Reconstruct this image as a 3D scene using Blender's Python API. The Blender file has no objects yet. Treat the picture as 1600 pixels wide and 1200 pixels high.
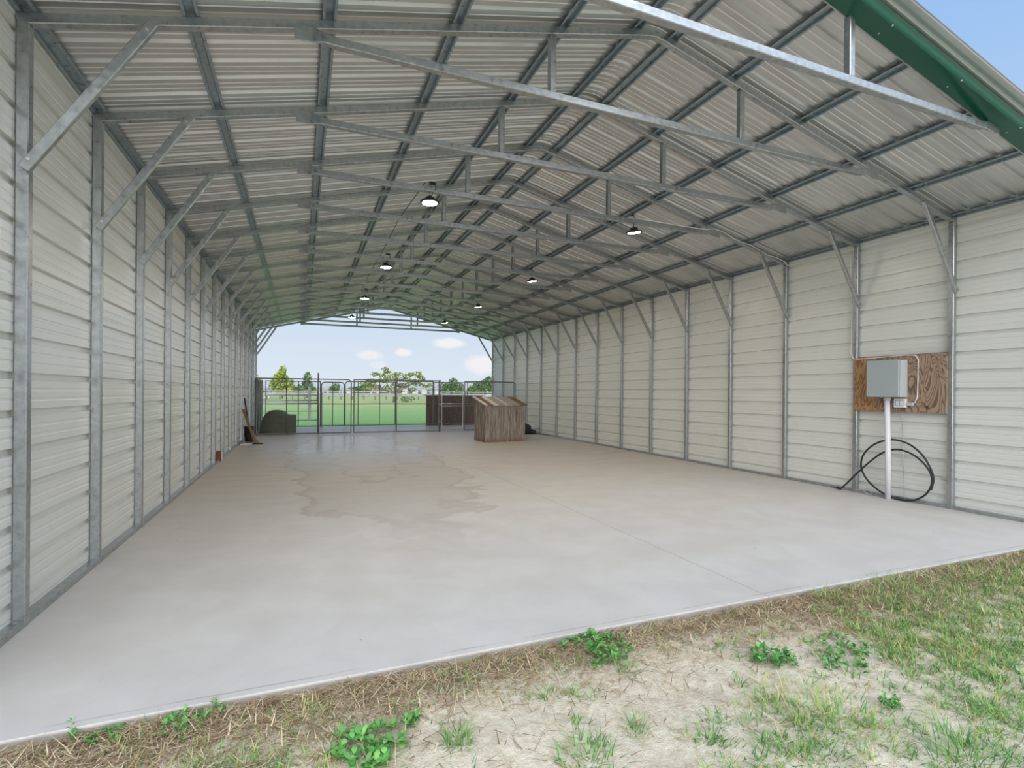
import bpy, bmesh, math, random
from mathutils import Vector, Matrix, noise

random.seed(7)
SC = bpy.context.scene
COL = SC.collection

# ------------------------------------------------------------------ camera
R_, U_, F_ = Vector((.92704, -.3749, .00753)), Vector((-.00698, .00282, .99997)), Vector((.37491, .92706, 0))
CAMP = Vector((1.5287, -2.7524, 1.4293))
cam = bpy.data.cameras.new('camera'); cam.sensor_width = 36; cam.sensor_fit = 'HORIZONTAL'
cam.lens = 811.3 / 1600 * 36; cam.shift_y = 13.2 / 1600; cam.clip_end = 2000
camo = bpy.data.objects.new('camera', cam); COL.objects.link(camo)
camo.matrix_world = Matrix((( R_.x, U_.x, -F_.x, CAMP.x), (R_.y, U_.y, -F_.y, CAMP.y), (R_.z, U_.z, -F_.z, CAMP.z), (0, 0, 0, 1)))
SC.camera = camo

# ------------------------------------------------------------------ sky
SUN_DIR = Vector((-.12, -.86, .50)).normalized()      # hazy sun behind the photographer
world = bpy.data.worlds.new('sky'); SC.world = world; world.use_nodes = True
wt = world.node_tree; wn, wl = wt.nodes, wt.links
for n in list(wn): wn.remove(n)
def wnode(t, **kw):
    n = wn.new(t)
    for k, v in kw.items(): setattr(n, k, v)
    return n
def wmath(op, a, b=None, clamp=False):
    n = wn.new('ShaderNodeMath'); n.operation = op; n.use_clamp = clamp
    for i, v in enumerate((a, b)):
        if v is None: continue
        if isinstance(v, (int, float)): n.inputs[i].default_value = v
        else: wl.new(v, n.inputs[i])
    return n.outputs[0]
tc = wnode('ShaderNodeTexCoord'); DIR = tc.outputs['Generated']
sep = wnode('ShaderNodeSeparateXYZ'); wl.new(DIR, sep.inputs[0])
ramp = wnode('ShaderNodeValToRGB'); wl.new(sep.outputs['Z'], ramp.inputs[0])
cr = ramp.color_ramp
cr.elements[0].position = 0.0; cr.elements[0].color = (.80, .88, .965, 1)
cr.elements[1].position = 1.0; cr.elements[1].color = (.27, .50, .93, 1)
for p_, c_ in ((.10, (.70, .82, .965)), (.28, (.52, .71, .965)), (.5, (.36, .59, .96))):
    e = cr.elements.new(p_); e.color = (*c_, 1)
cn = wnode('ShaderNodeTexNoise'); cn.inputs['Scale'].default_value = 26; cn.inputs['Detail'].default_value = 5
wl.new(DIR, cn.inputs['Vector'])
cover = None
for d, wx, wz, amp in (((.115, .99, .066), .030, .011, .9), ((.1301, .9901, .050), .022, .010, .7), ((.1758, .9817, .0735), .018, .0085, .9),
                       ((.2628, .9605, .0925), .034, .0105, 1.), ((.327, .944, .0535), .045, .021, 1.1), ((.43, .89, .12), .08, .025, .9),
                       ((-.25, .96, .07), .07, .02, .9), ((.8, .55, .2), .12, .03, .8), ((-.7, .7, .2), .2, .06, 1.)):
    sb = wnode('ShaderNodeVectorMath', operation='SUBTRACT'); wl.new(DIR, sb.inputs[0]); sb.inputs[1].default_value = d
    sc_ = wnode('ShaderNodeVectorMath', operation='MULTIPLY'); wl.new(sb.outputs[0], sc_.inputs[0]); sc_.inputs[1].default_value = (1 / wx, 1 / wx, 1 / wz)
    ln = wnode('ShaderNodeVectorMath', operation='LENGTH'); wl.new(sc_.outputs[0], ln.inputs[0])
    blob = wmath('MULTIPLY', wmath('SUBTRACT', 1.5, ln.outputs['Value'], True), amp)
    cover = blob if cover is None else wmath('MAXIMUM', cover, blob)
cm = wmath('SUBTRACT', wmath('ADD', cover, cn.outputs['Fac']), .95)
cm = wmath('MULTIPLY', cm, 2.1, True)
cmix = wnode('ShaderNodeMix', data_type='RGBA')
wl.new(cm, cmix.inputs[0]); wl.new(ramp.outputs[0], cmix.inputs[6]); cmix.inputs[7].default_value = (.965, .955, .975, 1)
# bright white haze round the veiled sun
dt = wnode('ShaderNodeVectorMath', operation='DOT_PRODUCT'); wl.new(DIR, dt.inputs[0]); dt.inputs[1].default_value = SUN_DIR
hz = wmath('POWER', wmath('MULTIPLY', wmath('ADD', dt.outputs['Value'], .15), 1 / 1.15, True), 2.2)
hmix = wnode('ShaderNodeMix', data_type='RGBA', blend_type='ADD'); hmix.clamp_factor = False
wl.new(wmath('MULTIPLY', hz, 2.0), hmix.inputs[0]); wl.new(cmix.outputs[2], hmix.inputs[6]); hmix.inputs[7].default_value = (1, .985, .96, 1)
bg = wnode('ShaderNodeBackground'); wl.new(hmix.outputs[2], bg.inputs['Color']); bg.inputs['Strength'].default_value = .92
wo = wnode('ShaderNodeOutputWorld'); wl.new(bg.outputs[0], wo.inputs[0])

sun = bpy.data.lights.new('sun', 'SUN'); sun.energy = 2.0; sun.angle = math.radians(70); sun.color = (1, .98, .95)
suno = bpy.data.objects.new('sun', sun); COL.objects.link(suno)
suno.rotation_euler = Vector((-SUN_DIR.x, -SUN_DIR.y, -.36)).to_track_quat('-Z', 'Y').to_euler()

SC.view_settings.view_transform = 'Standard'; SC.view_settings.look = 'None'
SC.view_settings.gamma = 1; SC.view_settings.use_curve_mapping = False
SC.view_settings.exposure = 0.0
SC.cycles.max_bounces = 16; SC.cycles.diffuse_bounces = 10; SC.cycles.glossy_bounces = 5; SC.cycles.transparent_max_bounces = 16

# ------------------------------------------------------------------ dimensions
W, H, RZ = 9.11, 3.62, 4.75            # inner width, eave and ridge height under the rafters
KS = (RZ - H) / (W / 2)                # roof slope
T = .063                               # tube size
FRAME_Y = [.095] + [1.2192 * i for i in range(1, 16)]
YEND = FRAME_Y[-1]
def under(x): return RZ - KS * abs(x - W / 2)

# ------------------------------------------------------------------ materials
def mat(name, col, rough=.6, metal=0.0, spec=.5, build=None):
    m = bpy.data.materials.new(name); m.use_nodes = True
    nt = m.node_tree; b = nt.nodes['Principled BSDF']
    b.inputs['Base Color'].default_value = (*col, 1); b.inputs['Roughness'].default_value = rough
    b.inputs['Metallic'].default_value = metal; b.inputs['Specular IOR Level'].default_value = spec
    if build: build(nt, b)
    return m
class N:
    """small helper round one node tree"""
    def __init__(s, nt): s.nt = nt; s.n = nt.nodes; s.l = nt.links
    def set(s, sock, v):
        if isinstance(v, (int, float)): sock.default_value = v
        elif isinstance(v, tuple): sock.default_value = v if len(v) == len(sock.default_value) else (*v, 1)
        else: s.l.new(v, sock)
    def pos(s, scale=(1, 1, 1), coord='Object'):
        t = s.n.new('ShaderNodeTexCoord'); mp = s.n.new('ShaderNodeMapping'); s.l.new(t.outputs[coord], mp.inputs[0])
        mp.inputs['Scale'].default_value = scale; return mp.outputs[0]
    def noise(s, vec, scale, detail=4, rough=.55, dist=0, out='Fac'):
        n = s.n.new('ShaderNodeTexNoise'); s.l.new(vec, n.inputs['Vector']); n.inputs['Scale'].default_value = scale
        n.inputs['Detail'].default_value = detail; n.inputs['Roughness'].default_value = rough; n.inputs['Distortion'].default_value = dist
        return n.outputs[out]
    def voro(s, vec, scale, feature='F1', out='Distance'):
        n = s.n.new('ShaderNodeTexVoronoi'); n.feature = feature; s.l.new(vec, n.inputs['Vector']); n.inputs['Scale'].default_value = scale; return n.outputs[out]
    def wave(s, vec, scale, dist=4, detail=3, dscale=1, direction='X', kind='BANDS', profile='SIN'):
        n = s.n.new('ShaderNodeTexWave'); n.wave_type = kind; n.wave_profile = profile
        if kind == 'BANDS': n.bands_direction = direction
        s.l.new(vec, n.inputs['Vector']); n.inputs['Scale'].default_value = scale; n.inputs['Distortion'].default_value = dist
        n.inputs['Detail'].default_value = detail; n.inputs['Detail Scale'].default_value = dscale; return n.outputs['Fac']
    def math(s, op, a, b=0.0, clamp=False):
        n = s.n.new('ShaderNodeMath'); n.operation = op; n.use_clamp = clamp; s.set(n.inputs[0], a); s.set(n.inputs[1], b); return n.outputs[0]
    def ramp(s, f, stops):
        n = s.n.new('ShaderNodeValToRGB'); s.l.new(f, n.inputs[0]); e = n.color_ramp.elements
        while len(e) < len(stops): e.new(.5)
        for k, (p, c) in enumerate(stops):
            e[k].position = p; e[k].color = (*c, 1) if isinstance(c, tuple) else (c, c, c, 1)
        return n.outputs[0]
    def mix(s, f, a, b, blend='MIX'):
        n = s.n.new('ShaderNodeMix'); n.data_type = 'RGBA'; n.blend_type = blend
        s.set(n.inputs[0], f); s.set(n.inputs[6], a); s.set(n.inputs[7], b); return n.outputs[2]
    def smooth(s, v, a, b):
        n = s.n.new('ShaderNodeMapRange'); n.interpolation_type = 'SMOOTHSTEP'; s.set(n.inputs[0], v)
        n.inputs[1].default_value = a; n.inputs[2].default_value = b; return n.outputs[0]
    def xyz(s, vec):
        n = s.n.new('ShaderNodeSeparateXYZ'); s.l.new(vec, n.inputs[0]); return n.outputs
    def bump(s, b, h, strength=.3, dist=.01):
        n = s.n.new('ShaderNodeBump'); n.inputs['Strength'].default_value = strength; n.inputs['Distance'].default_value = dist
        s.l.new(h, n.inputs['Height']); s.l.new(n.outputs[0], b.inputs['Normal'])

def galv(c1, c2):
    def f(nt, b):
        g = N(nt); p = g.pos((1, 1, 1), 'Object')
        a = g.noise(p, 22, 3, .5); v = g.voro(p, 90, 'F1', 'Color')
        f2 = g.math('ADD', g.math('MULTIPLY', a, .88), g.math('MULTIPLY', v, .12))
        g.set(b.inputs['Base Color'], g.ramp(f2, ((.3, c1), (.7, c2))))
        g.set(b.inputs['Roughness'], g.math('ADD', g.math('MULTIPLY', a, .22), .20))
    return f
M = {}
M['steel'] = mat('galvanized_steel', (.5, .53, .56), .3, .85, .5, galv((.34, .355, .36), (.49, .51, .52)))
M['purlin'] = mat('galvanized_channel_steel', (.4, .45, .5), .4, .5, .5, galv((.24, .29, .32), (.38, .44, .47)))
M['cut'] = mat('screw_zinc', (.7, .7, .68), .35, .7)

def wall_f(nt, b):
    g = N(nt); p = g.pos()
    a = g.noise(p, 1.3, 3); s = g.noise(g.pos((1, .3, 9)), 2.0, 3)
    g.set(b.inputs['Base Color'], g.mix(g.math('MULTIPLY', g.math('ADD', a, s), .5), (.63, .63, .575), (.72, .715, .67)))
M['wall'] = mat('cream_painted_sheet', (.68, .68, .64), .28, 0, .55, wall_f)
def roof_f(nt, b):
    g = N(nt); p = g.pos((.35, 2.0, 1))
    a = g.noise(p, 2.2, 4)
    g.set(b.inputs['Base Color'], g.ramp(a, ((.3, (.58, .58, .57)), (.7, (.70, .70, .685)))))
M['roof'] = mat('galvalume_roof_sheet', (.55, .55, .53), .36, .75, .5, roof_f)
M['green'] = mat('green_trim_paint', (.0, .085, .05), .18, 0, .6)

def conc_f(nt, b):
    g = N(nt); p = g.pos(); x, y, z = g.xyz(p)
    big = g.noise(p, .45, 5, .6); mid = g.noise(p, 2.2, 5, .6, .4); fine = g.noise(p, 60, 3, .6)
    streak = g.noise(g.pos((.55, 2.6, 1)), 1.5, 5, .62, .8)
    base = g.mix(g.smooth(mid, .25, .8), (.505, .475, .44), (.575, .55, .515))
    # dusty beige further in, cleaner grey by the open front
    dust = g.smooth(g.math('ADD', y, g.math('MULTIPLY', g.math('SUBTRACT', big, .5), 5.0)), 1.5, 8.0)
    base = g.mix(dust, base, g.mix(g.smooth(streak, .3, .75), (.50, .44, .375), (.62, .57, .505)))
    # dried puddle with tide lines
    wx = g.math('ADD', x, g.math('MULTIPLY', g.math('SUBTRACT', g.noise(p, 1.1, 5, .6), .5), 1.9))
    wy = g.math('ADD', y, g.math('MULTIPLY', g.math('SUBTRACT', g.noise(p, .8, 4, .6), .5), 5.0))
    dx = g.math('DIVIDE', g.math('SUBTRACT', wx, 2.75), 1.5); dy = g.math('DIVIDE', g.math('SUBTRACT', wy, 8.8), 6.6)
    rr = g.math('ADD', g.math('MULTIPLY', dx, dx), g.math('MULTIPLY', dy, dy))
    ins = g.math('SUBTRACT', 1.0, g.smooth(rr, .86, 1.0))
    tide = g.math('MULTIPLY', g.smooth(rr, .80, .97), g.math('SUBTRACT', 1.0, g.smooth(rr, .97, 1.04)))
    rr2 = g.math('ADD', g.math('MULTIPLY', rr, 3.2), g.math('MULTIPLY', mid, .7))
    tide2 = g.math('MULTIPLY', g.smooth(rr2, .8, .98), g.math('SUBTRACT', 1.0, g.smooth(rr2, .98, 1.08)))
    stain = g.math('ADD', g.math('MULTIPLY', ins, .20), g.math('ADD', g.math('MULTIPLY', tide, .38), g.math('MULTIPLY', tide2, .32)))
    base = g.mix(g.math('MULTIPLY', stain, g.smooth(y, .8, 4.5)), base, (.27, .225, .18))
    sx = g.smooth(streak, .52, .72)
    base = g.mix(g.math('MULTIPLY', g.math('MULTIPLY', sx, .7), g.smooth(y, 3, 8)), base, (.33, .28, .23))
    # saw cut and the edging mark
    jx = g.math('ABSOLUTE', g.math('SUBTRACT', x, 4.6)); j = g.math('MULTIPLY', g.math('SUBTRACT', 1.0, g.smooth(jx, .003, .008)), .55)
    ey = g.math('ABSOLUTE', g.math('SUBTRACT', g.math('ADD', y, g.math('MULTIPLY', mid, .02)), .03)); ed = g.math('MULTIPLY', g.math('SUBTRACT', 1.0, g.smooth(ey, .003, .008)), g.math('MULTIPLY', g.smooth(g.noise(p, 1.2, 3), .42, .56), .5))
    base = g.mix(g.math('MAXIMUM', j, ed), base, (.22, .21, .20))
    # specks
    sp = g.voro(p, 3.1); sps = g.noise(p, .9, 2)
    spk = g.math('MULTIPLY', g.math('LESS_THAN', sp, .035), g.smooth(sps, .42, .6))
    base = g.mix(g.math('MULTIPLY', spk, .6), base, (.25, .21, .18))
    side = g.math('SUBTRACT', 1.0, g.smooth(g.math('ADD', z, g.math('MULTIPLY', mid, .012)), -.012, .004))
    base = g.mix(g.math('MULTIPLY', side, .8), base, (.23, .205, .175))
    base = g.mix(g.math('MULTIPLY', g.math('SUBTRACT', fine, .5), .25), base, (.8, .78, .75), 'OVERLAY')
    g.set(b.inputs['Base Color'], base)
    g.set(b.inputs['Roughness'], g.math('SUBTRACT', .60, g.math('ADD', g.math('MULTIPLY', g.smooth(y, 5, 12), .22), g.math('MULTIPLY', g.math('MULTIPLY', ins, g.smooth(y, 5, 10)), .15))))
    g.bump(b, g.math('ADD', fine, mid), .12, .004)
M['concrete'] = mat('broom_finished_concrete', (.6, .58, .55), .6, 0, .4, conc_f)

def sand_f(nt, b):
    g = N(nt); p = g.pos(); x, y, z = g.xyz(p)
    a = g.noise(p, 1.4, 6, .62); c = g.noise(p, 26, 5, .7); d = g.noise(p, 160, 3, .6)
    col = g.mix(g.smooth(c, .3, .7), (.64, .55, .405), (.82, .735, .575))
    soil = g.smooth(g.math('ADD', y, g.math('MULTIPLY', a, .55)), .02, .26)
    col = g.mix(g.math('MULTIPLY', soil, .75), col, g.mix(c, (.22, .16, .11), (.40, .32, .23)))
    lit = g.smooth(g.noise(p, 3.3, 5, .65), .52, .70)
    col = g.mix(g.math('MULTIPLY', lit, .35), col, (.36, .29, .19))
    pb = g.voro(p, 34); col = g.mix(g.math('MULTIPLY', g.math('LESS_THAN', pb, .13), .55), col, g.mix(d, (.25, .2, .15), (.78, .74, .66)))
    g.set(b.inputs['Base Color'], col); g.bump(b, g.math('ADD', g.math('MULTIPLY', c, 1.0), g.math('MULTIPLY', d, .5)), .9, .015)
M['sand'] = mat('sandy_soil', (.6, .53, .42), .9, 0, .2, sand_f)
def field_f(nt, b):
    g = N(nt); p = g.pos(); x, y, z = g.xyz(p)
    a = g.noise(p, .25, 5, .6); c = g.noise(p, 5, 4, .7)
    near = g.mix(g.smooth(c, .3, .7), (.20, .36, .115), (.31, .50, .17))
    far = g.mix(g.smooth(a, .3, .7), (.36, .46, .15), (.50, .52, .24))
    col = g.mix(g.smooth(g.math('ADD', y, g.math('MULTIPLY', a, 18)), 36, 75), near, far)
    dry = g.math('SUBTRACT', 1.0, g.smooth(g.math('ADD', y, g.math('MULTIPLY', c, 1.8)), 20.6, 23.5))
    col = g.mix(g.math('MULTIPLY', dry, .8), col, (.50, .44, .27))
    front = g.math('SUBTRACT', 1.0, g.smooth(y, 0, 1))
    col = g.mix(front, col, g.mix(g.smooth(g.noise(p, 1.2, 5), .4, .6), (.58, .51, .40), (.30, .38, .16)))
    g.set(b.inputs['Base Color'], col)
M['field'] = mat('pasture_grass_ground', (.25, .5, .15), .95, 0, .1, field_f)

def vcol(name, rough=.6, trans=0.0):
    def f(nt, b):
        at = nt.nodes.new('ShaderNodeVertexColor'); at.layer_name = 'tint'; nt.links.new(at.outputs[0], b.inputs['Base Color'])
    m = mat(name, (.3, .5, .2), rough, 0, .3, f); return m
M['leaf'] = vcol('leaf_green', .55)
M['straw'] = vcol('dry_straw', .8)
M['bark'] = mat('tree_bark', (.20, .16, .12), .9, 0, .2)
M['fencesteel'] = mat('weathered_fence_tube', (.20, .205, .20), .5, .6, .5)
M['fencelight'] = mat('bright_fence_tube', (.52, .54, .54), .4, .5, .5)
M['wire'] = mat('fence_wire', (.33, .35, .35), .5, .6, .5)
def wood_f(c1, c2, c3, rust=True):
    def f(nt, b):
        g = N(nt); p = g.pos((14, 14, .9)); q = g.pos(); x, y, z = g.xyz(q)
        a = g.noise(p, 2.2, 6, .7, .3); w = g.noise(q, 2.5, 4)
        col = g.ramp(a, ((.36, c1), (.5, c2), (.64, c3)))
        col = g.mix(g.math('MULTIPLY', g.smooth(w, .5, .75), .4), col, (.20, .13, .09))
        if rust:
            lo = g.math('SUBTRACT', 1.0, g.smooth(g.math('ADD', z, g.math('MULTIPLY', w, .25)), .10, .32))
            col = g.mix(g.math('MULTIPLY', lo, .6), col, (.17, .072, .035))
        g.set(b.inputs['Base Color'], col); g.bump(b, a, .4, .006)
    return f
M['greywood'] = mat('weathered_grey_boards', (.3, .24, .2), .85, 0, .2, wood_f((.13, .10, .08), (.27, .225, .19), (.46, .41, .365)))
M['lidwood'] = mat('weathered_brown_lid_boards', (.3, .2, .13), .8, 0, .2, wood_f((.10, .06, .035), (.19, .115, .07), (.28, .19, .125), False))
M['lidgrey'] = mat('silvered_lid_boards', (.4, .36, .32), .8, 0, .2, wood_f((.22, .19, .165), (.34, .31, .28), (.48, .45, .42), False))
M['palewood'] = mat('pale_trim_wood', (.6, .55, .47), .7, 0, .2, wood_f((.52, .46, .38), (.66, .61, .53), (.74, .70, .63), False))
M['brownwood'] = mat('brown_painted_boards', (.12, .06, .035), .75, 0, .2, wood_f((.085, .038, .02), (.14, .065, .036), (.21, .105, .06), False))
M['postwood'] = mat('dark_post_wood', (.2, .18, .16), .85, 0, .2, wood_f((.15, .14, .125), (.23, .215, .20), (.32, .30, .28), False))
M['rail'] = mat('grey_rail_wood', (.5, .48, .45), .8, 0, .2, wood_f((.36, .34, .31), (.47, .45, .42), (.58, .56, .53), False))
def ply_f(nt, b):
    g = N(nt); p = g.pos(); x, y, z = g.xyz(p)
    # cathedral grain: contour bands of a stretched noise field
    nb = g.noise(g.pos((1, 5.2, 1.7)), .95, 2.5, .5, .7)
    band = g.math('FRACT', g.math('MULTIPLY', nb, 15.0))
    line = g.math('MULTIPLY', g.smooth(band, .30, .86), g.math('SUBTRACT', 1.0, g.smooth(band, .88, 1.0)))
    fib = g.noise(g.pos((1, 60, 2.2)), 1.5, 4, .6)
    warm = g.smooth(g.math('ADD', y, g.math('MULTIPLY', nb, .25)), 2.13, 2.32)
    light = g.mix(warm, (.36, .255, .18), (.40, .235, .12)); dark = g.mix(warm, (.145, .085, .058), (.20, .095, .04))
    col = g.mix(g.math('MULTIPLY', line, .9), light, dark)
    col = g.mix(g.math('MULTIPLY', g.math('SUBTRACT', fib, .5), .5), col, (.5, .42, .36), 'OVERLAY')
    ky = g.math('SUBTRACT', y, 1.50); kz = g.math('SUBTRACT', z, 1.275)
    kd = g.math('SQRT', g.math('ADD', g.math('MULTIPLY', ky, ky), g.math('MULTIPLY', kz, kz)))
    col = g.mix(g.math('SUBTRACT', 1.0, g.smooth(kd, .012, .03)), col, (.10, .03, .02))
    g.set(b.inputs['Base Color'], col)
M['ply'] = mat('aged_plywood', (.36, .25, .17), .75, 0, .25, ply_f)
M['boxgrey'] = mat('grey_enclosure_paint', (.36, .40, .405), .4, 0, .5)
M['boxlight'] = mat('light_grey_side_paint', (.47, .49, .49), .42, 0, .5)
M['pvc'] = mat('white_pvc', (.70, .69, .72), .4, 0, .5)
M['white'] = mat('white_plastic', (.74, .72, .70), .45, 0, .5)
M['black'] = mat('black_rubber', (.018, .018, .02), .45, 0, .5)
M['darkmetal'] = mat('black_lamp_metal', (.03, .03, .03), .45, .2, .5)
def lens_f(nt, b):
    b.inputs['Emission Color'].default_value = (1, .93, .83, 1); b.inputs['Emission Strength'].default_value = 250
M['lens'] = mat('lit_frosted_lens', (.78, .78, .76), .35, 0, .5, lens_f)
M['olive'] = mat('olive_plastic', (.095, .105, .07), .6, 0, .3)
M['brick'] = mat('red_brown_brick', (.22, .07, .045), .9, 0, .2)
M['bag'] = mat('black_plastic_bag', (.02, .019, .018), .4, 0, .5)
M['clear'] = mat('crumpled_pale_plastic', (.55, .58, .6), .25, 0, .6)
M['handle'] = mat('brown_wood_handle', (.20, .12, .07), .7, 0, .3)
M['housewall'] = mat('pale_house_wall', (.66, .65, .64), .8, 0, .3)
M['pinkwall'] = mat('pink_house_wall', (.62, .42, .36), .8, 0, .3)
M['houseroof'] = mat('grey_shingle_roof', (.42, .42, .45), .85, 0, .3)
M['housewin'] = mat('dark_window_glass', (.05, .07, .09), .15, 0, .6)

# ------------------------------------------------------------------ mesh helpers
class MB:
    def __init__(s): s.v = []; s.f = []; s.mi = []; s.c = None; s.sm = False
    def poly(s, pts, faces, m=0, col=None):
        o = len(s.v); s.v += [tuple(p) for p in pts]
        for f in faces: s.f.append([o + i for i in f]); s.mi.append(m)
        if s.c is not None: s.c += [col] * len(pts)
    def box(s, a, b, m=0, rot=None, bev=0.0):
        bm = bmesh.new(); bmesh.ops.create_cube(bm, size=1)
        for v in bm.verts:
            v.co = Vector(((a[k] + b[k]) / 2 + v.co[k] * (b[k] - a[k]) for k in range(3)))
        if bev: bmesh.ops.bevel(bm, geom=bm.edges[:], offset=bev, segments=2, affect='EDGES', profile=.5)
        if rot is not None: bm.transform(rot)
        bm.verts.index_update()
        s.poly([v.co for v in bm.verts], [[v.index for v in f.verts] for f in bm.faces], m); bm.free()
    def loft(s, rings, m=0, caps=True, closed=False):
        n = len(rings[0]); pts = [p for r in rings for p in r]; fs = []
        k = len(rings)
        for i in range(k if closed else k - 1):
            j = (i + 1) % k
            for q in range(n): fs.append([i * n + q, i * n + (q + 1) % n, j * n + (q + 1) % n, j * n + q])
        if caps and not closed: fs += [list(range(n))[::-1], [(k - 1) * n + q for q in range(n)]]
        s.poly(pts, fs, m)
    def tube(s, pts, sec, m=0, up=(0, 0, 1), closed=False):
        """sweep section [(a,b)] along pts with mitred joints; a = side, b = up"""
        P = [Vector(p) for p in pts]; n = len(P); rings = []; upv = Vector(up)
        for i in range(n):
            if closed: d0 = (P[i] - P[i - 1]).normalized(); d1 = (P[(i + 1) % n] - P[i]).normalized()
            else:
                d0 = (P[i] - P[i - 1]).normalized() if i else (P[1] - P[0]).normalized()
                d1 = (P[i + 1] - P[i]).normalized() if i < n - 1 else d0
            d = (d0 + d1).normalized()
            side = d.cross(upv)
            if side.length < 1e-4: side = d.cross(Vector((0, 1, 0)) if abs(d.y) < .9 else Vector((1, 0, 0)))
            side.normalize(); u = side.cross(d).normalized()
            k = 1 / max(.35, d.dot(d1)) if 0 < i < n - 1 or closed else 1
            turn = (d1 - d0); 
            if turn.length > 1e-5:
                tn = turn.normalized()
                rings.append([P[i] + side * a * (1 + (k - 1) * abs(tn.dot(side))) + u * b * (1 + (k - 1) * abs(tn.dot(u))) for a, b in sec])
            else: rings.append([P[i] + side * a + u * b for a, b in sec])
        s.loft(rings, m, True, closed)
    def build(s, name, mats, parent=None, smooth=False):
        me = bpy.data.meshes.new(name); me.from_pydata(s.v, [], s.f)
        for m in (mats if isinstance(mats, (list, tuple)) else [mats]): me.materials.append(m)
        me.polygons.foreach_set('material_index', s.mi)
        if smooth: me.polygons.foreach_set('use_smooth', [True] * len(s.f))
        if s.c is not None:
            ca = me.color_attributes.new('tint', 'FLOAT_COLOR', 'POINT')
            ca.data.foreach_set('color', [x for c in s.c for x in (*c, 1)])
        me.update()
        o = bpy.data.objects.new(name, me); COL.objects.link(o)
        if parent: o.parent = parent
        return o
def rsec(w, h, c=.006):
    a, b = w / 2, h / 2
    return [(a, -b + c), (a, b - c), (a - c, b), (-a + c, b), (-a, b - c), (-a, -b + c), (-a + c, -b), (a - c, -b)]
def csec(r, n=8): return [(r * math.cos(2 * math.pi * i / n), r * math.sin(2 * math.pi * i / n)) for i in range(n)]
def arc(c, r, a0, a1, n, plane='xz'):
    o = []
    for i in range(n + 1):
        a = math.radians(a0 + (a1 - a0) * i / n); p, q = r * math.cos(a), r * math.sin(a)
        o.append(Vector(c) + (Vector((p, 0, q)) if plane == 'xz' else Vector((0, p, q)) if plane == 'yz' else Vector((p, q, 0))))
    return o
def tag(o, label=None, cat=None, group=None, kind=None):
    if label: o['label'] = label
    if cat: o['category'] = cat
    if group: o['group'] = group
    if kind: o['kind'] = kind
    return o
def empty(name, loc, rz=0, label=None, cat=None, group=None):
    o = bpy.data.objects.new(name, None); COL.objects.link(o); o.location = loc; o.rotation_euler = (0, 0, rz); o.empty_display_size = .1
    return tag(o, label, cat, group)
def children(o): return [c for c in COL.objects if c.parent == o]
def copy_tree(o, parent=None):
    kids = children(o); c = o.copy(); COL.objects.link(c); c.parent = parent
    for k in kids: copy_tree(k, c)
    return c
ORD = ['first', 'second', 'third', 'fourth', 'fifth', 'sixth', 'seventh', 'eighth', 'ninth', 'tenth', 'eleventh', 'twelfth', 'thirteenth', 'fourteenth', 'fifteenth', 'sixteenth']

# ------------------------------------------------------------------ setting: ground, slab, walls, roof
def grid(x0, x1, y0, y1, nx, ny, zf):
    m = MB(); pts = [(x0 + (x1 - x0) * i / nx, y0 + (y1 - y0) * j / ny, 0) for j in range(ny + 1) for i in range(nx + 1)]
    pts = [(x, y, zf(x, y)) for x, y, _ in pts]
    m.poly(pts, [[j * (nx + 1) + i, j * (nx + 1) + i + 1, (j + 1) * (nx + 1) + i + 1, (j + 1) * (nx + 1) + i] for j in range(ny) for i in range(nx)])
    return m
def sandz(x, y):
    e = max(0.0, min(1.0, (-y - .03) / .35))
    z = -.043 + .026 * e * noise.noise(Vector((x * .9, y * 1.3, 3))) + .012 * noise.noise(Vector((x * 4, y * 5, 9))) + .006 * noise.noise(Vector((x * 13, y * 13, 1)))
    return z + (-.012 * e)
tag(grid(-3, 13, -7, -.028, 300, 140, sandz).build('ground', M['sand'], smooth=True), 'sandy ground with sparse grass before the slab', None, None, 'structure')
m = MB(); m.poly([(-500, -60, -.12), (600, -60, -.12), (600, 700, -.12), (-500, 700, -.12)], [[0, 1, 2, 3]])
tag(m.build('ground', M['field']), 'flat green pasture stretching to the horizon', None, None, 'structure')
m = MB(); m.box((-.10, -.03, -.13), (W + .10, 19.05, 0), bev=.002)
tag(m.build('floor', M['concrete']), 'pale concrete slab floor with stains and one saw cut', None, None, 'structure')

def ribbed(length_pts, prof):   # prof: list of (along, out); length_pts: function(along, out) -> list of points across
    m = MB(); rows = [length_pts(a, o) for a, o in prof]; n = len(rows[0])
    pts = [p for r in rows for p in r]
    m.poly(pts, [[i * n + q, (i + 1) * n + q, (i + 1) * n + q + 1, i * n + q + 1] for i in range(len(rows) - 1) for q in range(n - 1)])
    return m
def profile(a0, a1, first, pitch, rib=.020, half_base=.026, half_top=.015, minor=.004):
    pr = [(a0, 0)]; k = math.floor((a0 - first) / pitch) - 1
    while True:
        c = first + k * pitch; k += 1
        if c - pitch > a1: break
        seg = [(c - half_base, 0), (c - half_top, rib), (c + half_top, rib), (c + half_base, 0)]
        for t in (pitch * .36, pitch * .64):
            seg += [(c + t - .012, 0), (c + t - .006, minor), (c + t + .006, minor), (c + t + .012, 0)]
        pr += [q for q in seg if a0 < q[0] < a1]
    pr.append((a1, 0)); return pr
WX0, WX1 = -T - .004, W + T + .004
YJ = [-.03, 19.0 - .70]
wp = profile(.02, H + .075, .137, .2285, .026, .024, .018, .0022)
o = ribbed(lambda a, q: [(WX0 - q, YJ[0], a), (WX0 - q, YJ[1], a)], wp).build('wall_left', M['wall']); tag(o, 'cream ribbed metal wall along the left side', None, None, 'structure')
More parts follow.
